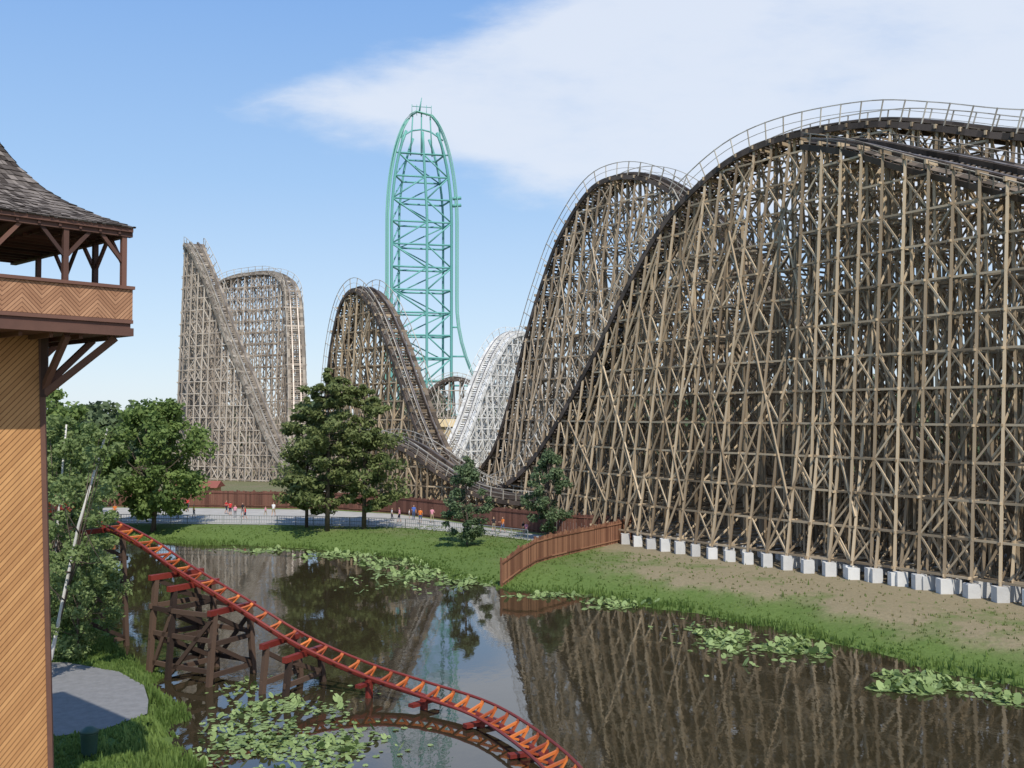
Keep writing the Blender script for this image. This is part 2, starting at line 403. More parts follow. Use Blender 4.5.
# ------------------------------------------------------------------ red steel track in front
M_red=simple('dark_red_painted_steel',(.13,.018,.014),(.24,.038,.025),1,.45,island=.3,spec=.4)
M_orange=simple('orange_painted_steel',(.32,.065,.022),(.66,.19,.04),1,.5,island=.8,spec=.4)
M_darkwood=simple('dark_creosoted_timber',(.035,.022,.017),(.12,.075,.052),1,.85,island=.7)
def redtrack():
    root=empty('red_steel_roller_coaster',(0,0,0))
    ctrl=[(-38,69,10.6),(-30,64.5,9.2),(-22.4,60,7.2),(-18.2,56.6,5.7),(-14.3,54.4,4.1),(-11,53,2.55),(-7.6,51.5,1.45),(-4.45,49.5,.95),(-1.45,46.5,.8),(.5,42.8,.75),(1.9,38.8,.75),(2.5,35,.8),(2.1,31,1.0),(.6,27,1.5)]
    R=resample(catmull(ctrl),.5,False); b=MB(); n=len(R)
    fr=[]
    for j in range(n):
        t=Vector(R[min(j+1,n-1)]-R[max(j-1,0)]).normalized(); s=Vector((t.y,-t.x,0)).normalized()
        y=R[j,1]
        bk=-.32*max(0,min(1,(56-y)/8)); 
        u=s.cross(t); u=u if u.z>0 else -u
        q=Matrix.Rotation(-bk,3,t); s=q@s;u=q@u
        fr.append((Vector(R[j]),t,s,u))
    for o in (-.55,.55): b.tube([c+s*o for c,t,s,u in fr],.07,7,0)
    b.tube([c-u*.42 for c,t,s,u in fr],.14,8,0)
    for j in range(0,n,2):
        c,t,s,u=fr[j]
        for o in (-1,1):
            b.beam(c+s*o*.53,c-u*.36+s*o*.08,.08,.17,1,up=t)
        b.beam(c-s*.48-u*.1,c+s*.48-u*.1,.11,.1,1,up=u)
    b.obj('track',[M_red,M_orange],root,False)
    w=MB()
    def bent(c,s,t,kind):
        z=c.z-.65
        if kind=='T':
            for o in (-1.3,1.3):
                w.beam((c.x+s.x*o*1.35,c.y+s.y*o*1.35,-1),(c.x+s.x*o,c.y+s.y*o,z),.26,.26,0)
            w.beam((c.x-s.x*1.7,c.y-s.y*1.7,z+.05),(c.x+s.x*1.7,c.y+s.y*1.7,z+.05),.28,.28,1)
            if z>1.6:
                for zz in np.arange(.5,z-.6,1.6):
                    w.beam((c.x-s.x*1.7,c.y-s.y*1.7,zz),(c.x+s.x*1.7,c.y+s.y*1.7,zz),.12,.26,0)
                    w.beam((c.x-s.x*1.6,c.y-s.y*1.6,zz),(c.x+s.x*1.5,c.y+s.y*1.5,min(zz+1.6,z)),.12,.22,0)
            w.beam((c.x,c.y,z),(c.x,c.y,c.z-.35),.3,.3,1)
        else:
            w.tube([(c.x,c.y,-1.2),(c.x,c.y,c.z-.45)],.2,8,1)
            w.beam((c.x-s.x*.9,c.y-s.y*.9,c.z-.62),(c.x+s.x*.9,c.y+s.y*.9,c.z-.62),.34,.16,1)
    def cc(X): 
        j=min(range(n),key=lambda q:abs(R[q,0]-X) if R[q,1]>40 else 99); return fr[j]
    for X,k in ((-33,'T'),(-28,'T'),(-24.5,'T'),(-18.6,'T'),(-17.4,'T'),(-15.0,'T'),(-11.8,'T'),(-10.6,'T'),(-7.2,'S'),(-4.2,'S'),(-1.4,'S'),(.7,'S')):
        c,t,s,u=cc(X); bent(c,s,t,k)
    for a,b_ in ((-18.6,-17.4),(-17.4,-15.0)):
        c0,t0,s0,u0=cc(a); c1,t1,s1,u1=cc(b_)
        for o in (-1.5,1.5):
            for zz in (.7,2.3,3.6):
                w.beam((c0.x+s0.x*o,c0.y+s0.y*o,zz),(c1.x+s1.x*o,c1.y+s1.y*o,zz),.12,.24,0)
            w.beam((c0.x+s0.x*o,c0.y+s0.y*o,.3),(c1.x+s1.x*o,c1.y+s1.y*o,3.4),.12,.22,0)
    w.obj('supports',[M_darkwood,M_red],root)
redtrack()

# ------------------------------------------------------------------ timber tower building at left
def siding(name,c1,c2,period,board,chev=True):
    m,nt,b=newmat(name)
    tc=N(nt,'ShaderNodeTexCoord'); sp=N(nt,'ShaderNodeSeparateXYZ'); nt.links.new(tc.outputs['Object'],sp.inputs[0])
    x=math_(nt,'ADD',sp.outputs[0],sp.outputs[1])
    if chev: x=math_(nt,'PINGPONG',x,period)
    v=math_(nt,'DIVIDE',math_(nt,'ADD',sp.outputs[2],x),board)
    fr=math_(nt,'FRACT',v); fl=math_(nt,'FLOOR',v)
    wn=N(nt,'ShaderNodeTexWhiteNoise',noise_dimensions='1D'); nt.links.new(fl,wn.inputs['W'])
    nz=noise(nt,1.2,5,.7)
    f=math_(nt,'ADD',math_(nt,'MULTIPLY',wn.outputs[0],.5),math_(nt,'MULTIPLY',nz,.5))
    c=mixc(nt,f,c1,c2)
    mp=N(nt,'ShaderNodeMapping'); mp.inputs['Scale'].default_value=(1.3,1.3,.12); nt.links.new(tc.outputs['Object'],mp.inputs[0])
    stn=math_(nt,'MULTIPLY_ADD',noise(nt,1.5,5,.7,mp.outputs[0]),1.6,-.6,clamp=True)
    c=mixc(nt,math_(nt,'MULTIPLY',stn,.45),c,(c1[0]*.6,c1[1]*.6,c1[2]*.7))
    gap=math_(nt,'LESS_THAN',fr,.2)
    c=mixc(nt,math_(nt,'MULTIPLY',gap,.75),c,(c1[0]*.3,c1[1]*.25,c1[2]*.25))
    nt.links.new(c,b.inputs['Base Color']); b.inputs['Roughness'].default_value=.75; b.inputs['Specular IOR Level'].default_value=.2
    bp=N(nt,'ShaderNodeBump'); bp.inputs['Strength'].default_value=.6; bp.inputs['Distance'].default_value=.02
    nt.links.new(math_(nt,'MULTIPLY',fr,-1),bp.inputs['Height']); nt.links.new(bp.outputs[0],b.inputs['Normal'])
    return m
def tower():
    M_sid=siding('cedar_diagonal_siding',(.38,.18,.07),(.66,.36,.15),1.9,.17)
    M_sid2=siding('cedar_herringbone_siding',(.27,.13,.07),(.58,.33,.19),.5,.12)
    M_trim=simple('dark_stained_trim',(.06,.032,.026),(.18,.09,.065),1.5,.7,island=.6)
    M_sh=simple('roof_underlay',(.03,.025,.022),(.07,.06,.05),2,.95)
    root=empty('timber_lookout_tower',(-10.74,28.6,0)); root.rotation_euler=(0,0,math.atan2(.73,.68))
    w=MB(); bb=.42
    w.v=[(-8,1.7-bb,-1),(-1.7+bb,1.7-bb,-1),(-1.7+bb,8+bb,-1),(-8,8+bb,-1),(-8,1.7,16.2),(-1.7,1.7,16.2),(-1.7,8,16.2),(-8,8,16.2)]
    w.f=[(0,3,2,1),(4,5,6,7),(0,1,5,4),(1,2,6,5),(2,3,7,6),(3,0,4,7)]; w.m=[0]*6
    w.obj('lower_walls',[M_sid],root)
    u=MB(); u.box(-8,-2.75,2.2,8,16.5,19.25); u.obj('upper_walls',[M_sid],root)
    p=MB()
    p.box(-8,-.0,-.08,.0,16.66,17.5); p.box(.005,.08,-.08,8,16.66,17.5); p.obj('balcony_panels',[M_sid2],root)
    tr=MB()
    tr.box(-8.1,.1,-.12,8,16.2,16.42); tr.box(-8.1,.04,-.05,8,16.42,16.56)
    tr.beam((-8.1,-.03,16.6),(.09,-.03,16.6),.16,.1); tr.beam((-8.1,-.02,17.55),(.12,-.02,17.55),.24,.09)
    tr.beam((.04,.1,16.6),(.04,8,16.6),.16,.1); tr.beam((.04,.16,17.55),(.04,8,17.55),.24,.09)
    for x in (-.12,-1.75,-3.6,-5.6): tr.box(x-.07,x+.07,.02,.16,16.57,19.1)
    for y in (1.9,3.9,5.9): tr.box(-.16,-.02,y-.07,y+.07,16.57,19.1)
    tr.beam((-8.1,.08,19.1),(.1,.08,19.1),.18,.22); tr.beam((-.06,.2,19.1),(-.06,8,19.1),.18,.22)
    for x in (-.12,-1.75,-3.6):
        tr.beam((x-.05,.08,18.3),(x-.65,.08,19.0),.08,.1)
        if x<-.2: tr.beam((x+.05,.08,18.3),(x+.65,.08,19.0),.08,.1)
    for y in (.15,1.9,3.9):
        tr.beam((-.09,y+.1,18.3),(-.09,y+.75,19.0),.08,.1)
        if y>1: tr.beam((-.09,y-.1,18.3),(-.09,y-.75,19.0),.08,.1)
    for x in (-1.62,-4.2): tr.beam((x,1.7,14.7),(x,.2,16.15),.15,.17); tr.beam((x,1.62,14.5),(x,1.62,16.18),.16,.16)
    for y in (1.75,4.2): tr.beam((-1.65,y,14.7),(-.2,y,16.15),.15,.17)
    tr.beam((-1.6,1.6,14.6),(-.25,.25,16.15),.15,.17)
    tr.box(-1.72,-1.62,1.62,1.72,14,16.18)
    tr.beam((-1.69+.43,1.69-.43,-1),(-1.69,1.69,16.15),.13,.13)
    for x in np.arange(-7.6,0,.8): tr.beam((x,.3,16.14),(x,6,16.14),.1,.12)
    tr.obj('trim_posts_and_struts',[M_trim],root)
    cx,cy=-4,4; rings=[(4.08,19.12),(4.08,19.24),(3.4,19.55),(2.75,19.95),(2.3,20.33),(1.8,20.95),(1.4,21.65),(.9,22.8),(.05,24.8)]
    me=bpy.data.meshes.new('roof'); V=[];Fc=[]
    for r,z in rings: V+= [(cx-r,cy-r,z),(cx+r,cy-r,z),(cx+r,cy+r,z),(cx-r,cy+r,z)]
    for i in range(len(rings)-1):
        for k in range(4):
            a,b_=i*4+k,i*4+(k+1)%4; Fc.append((a,b_,b_+4,a+4))
    Fc.append((3,2,1,0))
    me.from_pydata(V,[],Fc)
    me.materials.append(M_sh); me.materials.append(M_trim)
    for i in list(range(4))+[len(Fc)-1]: me.polygons[i].material_index=1
    me.update(); link(bpy.data.objects.new('roof_deck',me),root)
    sh=MB(); rd=random.Random(4)
    for i in range(1,len(rings)-1):
        (r0,z0),(r1,z1)=rings[i],rings[i+1]; dl=math.hypot(r1-r0,z1-z0); nr=max(1,int(dl/.16))
        for q in range(nr):
            t=q/nr; r=r0+(r1-r0)*t; z=z0+(z1-z0)*t; tx=-(r0-r1)/dl; tz=(z1-z0)/dl
            for side in range(4):
                a=-r
                while a<r-.05:
                    wd=rd.uniform(.1,.22); e=min(a+wd,r); L=.24+rd.uniform(0,.05); lift=.035+rd.uniform(0,.025)
                    def pt(al,up,l):
                        rr=r+.01+tx*l; 
                        o=(al*(rr/r) if r>0 else 0)
                        n=(tz*up); zz=z+tz*l+(-tx)*up
                        p=((o,-rr-n),(rr+n,o),(-o,rr+n),(-rr-n,-o))[side]
                        return (cx+p[0],cy+p[1],zz)
                    n0=len(sh.v); sh.v+=[pt(a,lift,-.03-rd.uniform(0,.03)),pt(e-.008,lift,-.03-rd.uniform(0,.03)),pt(e-.008,.012,L),pt(a,.012,L),pt(a,.0,-.03),pt(e-.008,.0,-.03)]
                    sh.f+=[(n0,n0+1,n0+2,n0+3),(n0+4,n0+5,n0+1,n0)]; sh.m+=[0,0]
                    a=e
    sh.obj('roof_shingles',[simple('shingle_wood',(.06,.05,.045),(.23,.20,.18),1.5,.95,island=.75,spec=.1)],root)
    rf=MB()
    for x in np.arange(-8,.05,.55): rf.beam((x,-.05,19.08),(x,2,19.08),.07,.09)
    for y in np.arange(.1,8,.55): rf.beam((.05,y,19.08),(-2,y,19.08),.07,.09)
    rf.obj('rafter_tails',[M_trim],root)
tower()

# ------------------------------------------------------------------ fences
M_fence=simple('red_brown_fence_boards',(.17,.075,.045),(.34,.17,.10),1.2,.85,island=.8)
M_fencefar=simple('dark_red_fence_boards',(.12,.052,.038),(.21,.095,.068),1.2,.85,island=.8)
def fence(name,poly,h,mat,board=.16):
    root=empty(name,(poly[0][0],poly[0][1],0)); b=MB(); ox,oy=poly[0]
    for (x0,y0),(x1,y1) in zip(poly[:-1],poly[1:]):
        L=math.hypot(x1-x0,y1-y0); n=max(1,int(L/(board+.02))); d=((x1-x0)/L,(y1-y0)/L); nn=(-d[1],d[0])
        for k in range(n):
            t=(k+.5)/n; x=x0+(x1-x0)*t; y=y0+(y1-y0)*t; g=float(ground_z(x,y))
            hh=h+random.uniform(-.07,.07)
            b.beam((x-ox,y-oy,g-.05),(x-ox,y-oy,g+hh),board,.03,0,up=(nn[0],nn[1],0))
        m=max(1,int(L/2.4))
        for k in range(m+1):
            t=k/m; x=x0+(x1-x0)*t+nn[0]*.1; y=y0+(y1-y0)*t+nn[1]*.1; g=float(ground_z(x,y))
            b.beam((x-ox,y-oy,g-.1),(x-ox,y-oy,g+h+.15),.14,.14)
            if k<m:
                t2=(k+1)/m; x2=x0+(x1-x0)*t2+nn[0]*.06; y2=y0+(y1-y0)*t2+nn[1]*.06; g2=float(ground_z(x2,y2))
                for q in (.3,h-.3): b.beam((x-ox,y-oy,g+q),(x2-ox,y2-oy,g2+q),.06,.1)
                q=-.15
                xf,yf=x+nn[0]*q,y+nn[1]*q; x2f,y2f=x2+nn[0]*(q+.03),y2+nn[1]*(q+.03)
                b.beam((xf-ox,yf-oy,g+h-.3),(x2f-ox,y2f-oy,g2+h-.3),.05,.11)
                b.beam((xf-ox,yf-oy,g+.3),(x2f-ox,y2f-oy,g2+.3),.05,.11)
    b.obj('boards_and_posts',[mat],root)
fence('wooden_fence',[(-.8,83.8),(3.5,91.5),(7.8,98.5),(12.2,105.5)],2.2,M_fence)
fence('wooden_fence',[(-95,146),(-50,143.5),(-26,140.2),(-15.5,134),(-8,125.5),(-2.5,117.5),(4.5,110),(12.2,105.6)],2.3,M_fencefar,.3)
M_galv=simple('galvanised_steel',(.3,.31,.31),(.45,.46,.46),1,.5,metal=.4)
def railing(poly):
    root=empty('metal_railing',(poly[0][0],poly[0][1],0)); ox,oy=poly[0]; b=MB()
    for (x0,y0),(x1,y1) in zip(poly[:-1],poly[1:]):
        L=math.hypot(x1-x0,y1-y0); n=int(L/2)
        for zz in (.25,.65,1.1): b.tube([(x0-ox,y0-oy,1.2+zz),(x1-ox,y1-oy,1.2+zz)],.04,5)
        for k in range(n+1):
            t=k/n; x=x0+(x1-x0)*t-ox;y=y0+(y1-y0)*t-oy; b.tube([(x,y,1.1),(x,y,2.3)],.045,5)
        for k in range(int(L/.3)):
            t=k*.3/L; x=x0+(x1-x0)*t-ox;y=y0+(y1-y0)*t-oy; b.beam((x,y,1.45),(x,y,2.3),.025,.025)
    b.obj('rails_and_posts',[M_galv],root)
railing([(-90,124.2),(-60,121.8),(-38,120.3),(-25,118.8),(-12,115.8),(-3.4,109.3),(1.6,104.4)])

# ------------------------------------------------------------------ vegetation
def leafmat(name,c1,c2,trans=.3):
    m,nt,b=newmat(name); g=N(nt,'ShaderNodeNewGeometry')
    a=attr(nt,'tint')
    f=math_(nt,'ADD',math_(nt,'MULTIPLY',g.outputs['Random Per Island'],.45),math_(nt,'MULTIPLY',a,.55))
    c=mixc(nt,f,c1,c2)
    if name=='grass_blades': c=mixc(nt,attr(nt,'dry'),c,(.32,.27,.15))
    nt.links.new(c,b.inputs['Base Color']); b.inputs['Roughness'].default_value=.6; b.inputs['Specular IOR Level'].default_value=.2
    tr=N(nt,'ShaderNodeBsdfTranslucent'); nt.links.new(c,tr.inputs[0])
    ms=N(nt,'ShaderNodeMixShader'); ms.inputs[0].default_value=trans
    nt.links.new(b.outputs[0],ms.inputs[1]); nt.links.new(tr.outputs[0],ms.inputs[2])
    nt.links.new(ms.outputs[0],nt.nodes['Material Output'].inputs[0]); return m
L_maple=leafmat('maple_leaves',(.10,.16,.045),(.27,.36,.11),.42)
L_birch=leafmat('birch_leaves',(.13,.19,.06),(.33,.41,.17),.45)
L_pine=leafmat('pine_needles',(.10,.135,.045),(.27,.31,.12),.35)
L_dark=leafmat('spruce_needles',(.08,.13,.065),(.20,.26,.13),.3)
L_far=leafmat('forest_leaves',(.07,.11,.055),(.17,.22,.11),.3)
L_grass=leafmat('grass_blades',(.08,.145,.03),(.26,.36,.10),.4)
L_lily=leafmat('lily_pad_leaf',(.13,.19,.055),(.34,.43,.18),.15)
M_bark=simple('bark',(.07,.055,.045),(.17,.13,.10),2,.95,island=.2,bump=.5)
M_birch=simple('birch_bark',(.48,.46,.42),(.75,.73,.69),3,.8,island=.2)

def leaves_obj(name,C,R,npc,size,mat,parent,flat=1.,hollow=.45,elong=1.5):
    C=np.array(C,float);R=np.array(R,float);k=len(C)
    if R.ndim==1: R=np.stack([R,R,R*flat],1)
    ci=np.repeat(np.arange(k),npc); n=len(ci)
    u=rng.normal(size=(n,3)); u/=np.linalg.norm(u,axis=1)[:,None]
    r=rng.random(n)**hollow*(1+.3*rng.random(n)**3)
    P=C[ci]+u*r[:,None]*R[ci]
    a=rng.normal(size=(n,3))*.7; a+=u*.5; a[:,2]+=.6; a/=np.linalg.norm(a,axis=1)[:,None]
    t=rng.normal(size=(n,3)); t-=a*(t*a).sum(1)[:,None]; t/=np.linalg.norm(t,axis=1)[:,None]
    s=np.cross(a,t); sz=size*(.6+.8*rng.random(n))[:,None]
    V=np.stack([P-t*sz*elong*.5,P+s*sz*.5,P+t*sz*elong*.5,P-s*sz*.5],1).reshape(-1,3)
    me=bpy.data.meshes.new(name); me.vertices.add(4*n); me.vertices.foreach_set('co',V.reshape(-1))
    me.loops.add(4*n); me.loops.foreach_set('vertex_index',np.arange(4*n))
    me.polygons.add(n); me.polygons.foreach_set('loop_start',np.arange(0,4*n,4)); me.polygons.foreach_set('loop_total',np.full(n,4))
    me.materials.append(mat); me.update(calc_edges=True)
    tint=rng.random(k); at=me.attributes.new('tint','FLOAT','POINT'); at.data.foreach_set('value',np.repeat(tint[ci],4))
    return link(bpy.data.objects.new(name,me),parent)

def broadleaf(name,x,y,h,cr,cz0,mat=None,n=60,npc=150,size=.3,bark=None,trunk=.35,lean=(0,0),seed=0,limb=2,cl=(.13,.27),topw=.25):
    rd=random.Random(seed); z0=float(ground_z(x,y)); root=empty(name,(x,y,z0-.1)); b=MB()
    cc=Vector((lean[0]*.6,lean[1]*.6,(cz0+h)/2)); rz=(h-cz0)/2
    tp=[Vector((0,0,0)),Vector((lean[0]*.2+.1,lean[1]*.2,cz0*.6)),Vector((lean[0]*.6,lean[1]*.6,cc.z)),Vector((lean[0],lean[1],h*.93))]
    b.tube(tp,[trunk,trunk*.75,trunk*.55,.05],8)
    C=[];R=[]
    for i in range(n):
        while True:
            v=Vector((rd.uniform(-1,1),rd.uniform(-1,1),rd.uniform(-1,1)))
            if .25<v.length<1: break
        v=v.normalized()*v.length**.6
        w=1-topw*max(0,v.z)
        p=cc+Vector((v.x*cr*w+lean[0]*.4*v.z,v.y*cr*w,v.z*rz)); p+=Vector((rd.gauss(0,.06*cr),rd.gauss(0,.06*cr),rd.gauss(0,.05*cr)))
        C.append(p);R.append(cr*rd.uniform(*cl))
        if i%limb==0:
            f=rd.uniform(.2,.75); q=tp[1].lerp(tp[3],f*.8); mid=q.lerp(p,.5)+Vector((0,0,-.04*cr))
            b.tube([q,mid,p],[trunk*.3,trunk*.16,.02],5,1)
    b.obj('trunk_and_limbs',[bark or M_bark,M_bark],root,True)
    leaves_obj('foliage',C,R,npc,size,mat or L_maple,root,flat=.75)
    return root
def conifer(name,x,y,h,cr,z0c,mat,whorls=14,per=6,size=.22,npc=90,trunk=.25,power=.8,irr=.35,seed=0,off=(0,0),up=.12,fl=.5):
    rd=random.Random(seed); g=float(ground_z(x,y)); root=empty(name,(x,y,g-.1)); b=MB()
    b.tube([(0,0,0),(off[0]*.5+.1,off[1]*.5,h*.5),(off[0],off[1],h)],[trunk,trunk*.65,.04],8)
    C=[];R=[]
    for i in range(whorls):
        f=i/(whorls-1); z=z0c+(h-z0c)*f
        L=cr*(1-f)**power*(1 if f>.12 else .75)+.25
        for k in range(per):
            if rd.random()<irr*.5: continue
            a=rd.uniform(0,6.28); l=L*rd.uniform(1-irr,1.1); zz=z+rd.uniform(-.6,.6)
            ax,ay=off[0]*zz/h,off[1]*zz/h
            e=Vector((ax+math.cos(a)*l,ay+math.sin(a)*l,zz+up*l))
            b.tube([(ax,ay,zz-.1),((ax+e.x)/2,(ay+e.y)/2,zz-.05),e],[trunk*.25,trunk*.15,.02],4)
            for t in (.4,.72,1.0):
                if l*t<.5 and t<1: continue
                C.append(Vector((ax,ay,zz)).lerp(e,t)+Vector((rd.gauss(0,.15),rd.gauss(0,.15),rd.uniform(-.1,.2)))); rr=max(.35,l*.24)*rd.uniform(.75,1.25)
                R.append((rr,rr,rr*fl))
    C.append(Vector((off[0],off[1],h-.2)));R.append((.3,.3,.5))
    b.obj('trunk_and_limbs',[M_bark],root,True)
    leaves_obj('foliage',C,R,npc,size,mat,root,elong=2.0)
    return root
# pines on the far bank : broad, open crowns
conifer('pine_tree',-20.4,113.5,17.2,5.4,2.6,L_pine,whorls=14,per=7,size=.25,npc=75,trunk=.3,power=.40,irr=.5,seed=3,up=.25,fl=.62)
conifer('pine_tree',-16.6,115.2,15.9,4.9,2.4,L_pine,whorls=13,per=7,size=.25,npc=75,trunk=.28,power=.40,irr=.5,seed=9,up=.25,fl=.62)
conifer('pine_tree',-23.4,117,14,3.9,2.0,L_pine,whorls=12,per=7,size=.25,npc=70,trunk=.22,power=.42,irr=.45,seed=5,up=.25,fl=.62)
broadleaf('young_oak_tree',-4.5,101,8.6,2.3,.5,mat=L_dark,n=75,npc=110,size=.17,trunk=.12,seed=31,limb=3,cl=(.14,.28),topw=.6)
broadleaf('young_oak_tree',3.7,106,9.3,2.4,.5,mat=L_dark,n=75,npc=110,size=.17,trunk=.12,seed=34,limb=3,cl=(.14,.28),topw=.55)
# broadleaf trees at left
broadleaf('maple_tree',-41.2,118,14.8,5.9,2.2,n=100,npc=150,size=.34,seed=1)
broadleaf('maple_tree',-50.5,112,14.4,6.5,1,n=85,npc=130,size=.36,seed=2)
broadleaf('maple_tree',-60,130,16,7,2,n=65,npc=110,size=.42,seed=4)
broadleaf('maple_tree',-48,96,12.6,5.4,.5,n=75,npc=120,size=.34,seed=12)
broadleaf('maple_tree',-40.5,84,11.4,4.6,.4,n=75,npc=120,size=.3,mat=L_birch,seed=13)
broadleaf('birch_tree',-25.6,56.5,13.3,3.0,.4,mat=L_birch,n=120,npc=120,size=.16,bark=M_birch,trunk=.13,lean=(.9,.3),seed=21,limb=4,cl=(.12,.22),topw=.4)
broadleaf('birch_tree',-22.9,49.5,13.2,2.3,2.0,mat=L_birch,n=46,npc=85,size=.14,bark=M_birch,trunk=.13,lean=(3.3,.2),seed=22,limb=3,cl=(.12,.22),topw=.4)
broadleaf('willow_bush',-23.0,54.5,6.5,2.3,.1,mat=L_birch,n=70,npc=120,size=.14,trunk=.08,seed=23,limb=5)
broadleaf('willow_bush',-28,63,6.5,3,.1,mat=L_birch,n=60,npc=120,size=.17,trunk=.08,seed=29,limb=5)
def woods():
    C=[];R=[];rd=random.Random(5)
    def tr(x,y,h):
        w=h*.3
        for k in range(9):
            z=h*rd.uniform(.12,.92); q=w*(1.1-.6*(z/h))
            C.append((x+rd.gauss(0,q*.6),y+rd.gauss(0,q*.6),z+1)); R.append(h*rd.uniform(.11,.19))
    for i in range(230):
        x=rd.uniform(-330,330); y=rd.uniform(300,380)+abs(x)*.05; tr(x,y,rd.uniform(12,19))
    for i in range(60):
        x=rd.uniform(-28,75); y=rd.uniform(245,285); tr(x,y,rd.uniform(13,21))
    for i in range(75):
        x=rd.uniform(45,150); y=rd.uniform(135,185)-max(0,(x-70))*.15; tr(x,y,rd.uniform(12,18)+max(0,min(10,(x-50)*.14)))
    for i in range(40):
        x=rd.uniform(15,60); y=rd.uniform(175,230); tr(x,y,rd.uniform(10,17))
    for i in range(45):
        x=rd.uniform(-150,-72); y=rd.uniform(150,240); tr(x,y,rd.uniform(11,16.5))
    leaves_obj('distant_woods',C,R,60,1.1,L_far,None,flat=.8)
woods()

def inpoly(X,Y,P):
    ins=np.zeros(X.shape,bool); n=len(P)
    for i in range(n):
        x0,y0=P[i];x1,y1=P[(i+1)%n]
        ins^=((y0>Y)!=(y1>Y))&(X<(x1-x0)*(Y-y0)/((y1-y0) if abs(y1-y0)>1e-9 else 1e-9)+x0)
    return ins
def grass():
    n=100000
    X=rng.uniform(-50,45,n); Y=rng.uniform(38,124,n); d=sdist(X,Y)
    keep=(d>-.25)&(d<16)
    dr=dryness(X,Y,d)
    pr=np.where(d<2.0,1.,.38)*(1-.82*dr); pr=np.where((X<-8)&(Y<75),1,pr)
    offl=(.8*(X-34)+.6*(Y-70)); keep&=(offl<.5)|(X<5)
    keep&=(rng.random(n)<pr)&(Y<118)&~inpoly(X,Y,ASP)
    X2=rng.uniform(-26,-11,16000);Y2=rng.uniform(34,62,16000);d2=sdist(X2,Y2)
    k2=(d2>-.2)&~inpoly(X2,Y2,ASP)
    X=np.concatenate([X[keep],X2[k2]]);Y=np.concatenate([Y[keep],Y2[k2]]);d=np.concatenate([d[keep],d2[k2]])
    Z=ground_z(X,Y); n=len(X); dr=dryness(X,Y,d)*rng.random(n)
    tall=.5+.5*np.sin(.5*X+1.7*np.sin(.37*Y))
    H=np.where(d<1.4,.2+.5*tall*rng.random(n)**1.5,.07+.12*rng.random(n)+.35*(rng.random(n)>.985))
    a=rng.uniform(0,6.28,(n,3)); out=[]
    for k in range(3):
        ca,sa=np.cos(a[:,k]),np.sin(a[:,k]); w=.05+.04*rng.random(n); l=.12+.3*rng.random(n)
        bx=X+.08*sa;by=Y+.08*ca
        out.append(np.stack([np.stack([bx-ca*w,by-sa*w,Z-.03],1),np.stack([bx+ca*w,by+sa*w,Z-.03],1),np.stack([bx-sa*l*H,by+ca*l*H,Z+H],1)],1))
    V=np.concatenate(out).reshape(-1,3); m=len(V)//3
    me=bpy.data.meshes.new('grass'); me.vertices.add(len(V)); me.vertices.foreach_set('co',V.reshape(-1))
    me.loops.add(len(V)); me.loops.foreach_set('vertex_index',np.arange(len(V)))
    me.polygons.add(m); me.polygons.foreach_set('loop_start',np.arange(0,len(V),3)); me.polygons.foreach_set('loop_total',np.full(m,3))
    me.materials.append(L_grass); me.update(calc_edges=True)
    t=.5+.5*np.sin(.7*X)*np.sin(.6*Y+.3*X)
    for nm,ar in (('tint',t),('dry',dr)):
        at=me.attributes.new(nm,'FLOAT','POINT'); at.data.foreach_set('value',np.repeat(np.tile(ar,3),3))
    link(bpy.data.objects.new('grass',me))
grass()
def lilies():
    V=[];Fc=[];T=[]
    patches=[(-10.5,44,2.8,2.8,420,.15),(-7.6,43.5,2.2,2.4,220,.15),(-10.8,49.5,2.4,1.8,190,.14),(-12.8,47,1.4,4.5,120,.14),(-14,53,1.6,2,60,.13),(-8,40,2.5,2,200,.15),(-9.5,46,5,6,160,.13),
      (21.4,53.6,2.6,1.9,950,.19),(24.4,50.8,1.4,1.2,120,.17),(13.2,64.8,1.6,3.2,560,.19),(16.8,62.0,1.6,2.2,420,.19),(7.8,76,2.6,1.8,330,.18),(3,79.8,3,1.2,150,.18),
      (-8.5,91,2.6,3.6,420,.2),(-12,97,3,3,350,.2),(-17,102.5,4,2.2,350,.2),(-4,86,2.4,2.4,200,.2),(-26,106,4,1.5,160,.2),(-9,88,5,8,160,.18),(14,63,6,7,120,.16)]
    for cx,cy,rx,ry,n,s in patches:
        for _ in range(n):
            a=random.uniform(0,6.28); r=random.random()**.7*(1+.35*math.sin(3*a+cx)+.2*math.sin(5*a+cy))
            x=cx+rx*r*math.cos(a);y=cy+ry*r*math.sin(a)
            q=s*random.uniform(.5,1.3); b0=random.uniform(0,6.28)
            z=random.uniform(.012,.05); tx,ty=(random.gauss(0,.1),random.gauss(0,.1)) if random.random()<.75 else (random.gauss(0,.6),random.gauss(0,.6))
            if abs(tx)+abs(ty)>.4: z+=q*.5+random.uniform(0,.12)
            n0=len(V); V.append((x,y,z)); t=random.random()
            K=8
            for k in range(K):
                aa=b0+.25+(6.283-.5)*k/(K-1); dx,dy=q*math.cos(aa),q*math.sin(aa)
                V.append((x+dx,y+dy,max(.008,z+dx*tx+dy*ty)))
            for k in range(K-1): Fc.append((n0,n0+k+1,n0+k+2))
            T+=[t]*(K+1)
    me=bpy.data.meshes.new('water_lily_pads'); me.from_pydata(V,[],Fc); me.materials.append(L_lily)
    at=me.attributes.new('tint','FLOAT','POINT'); at.data.foreach_set('value',T)
    link(bpy.data.objects.new('water_lily_pads',me))
lilies()

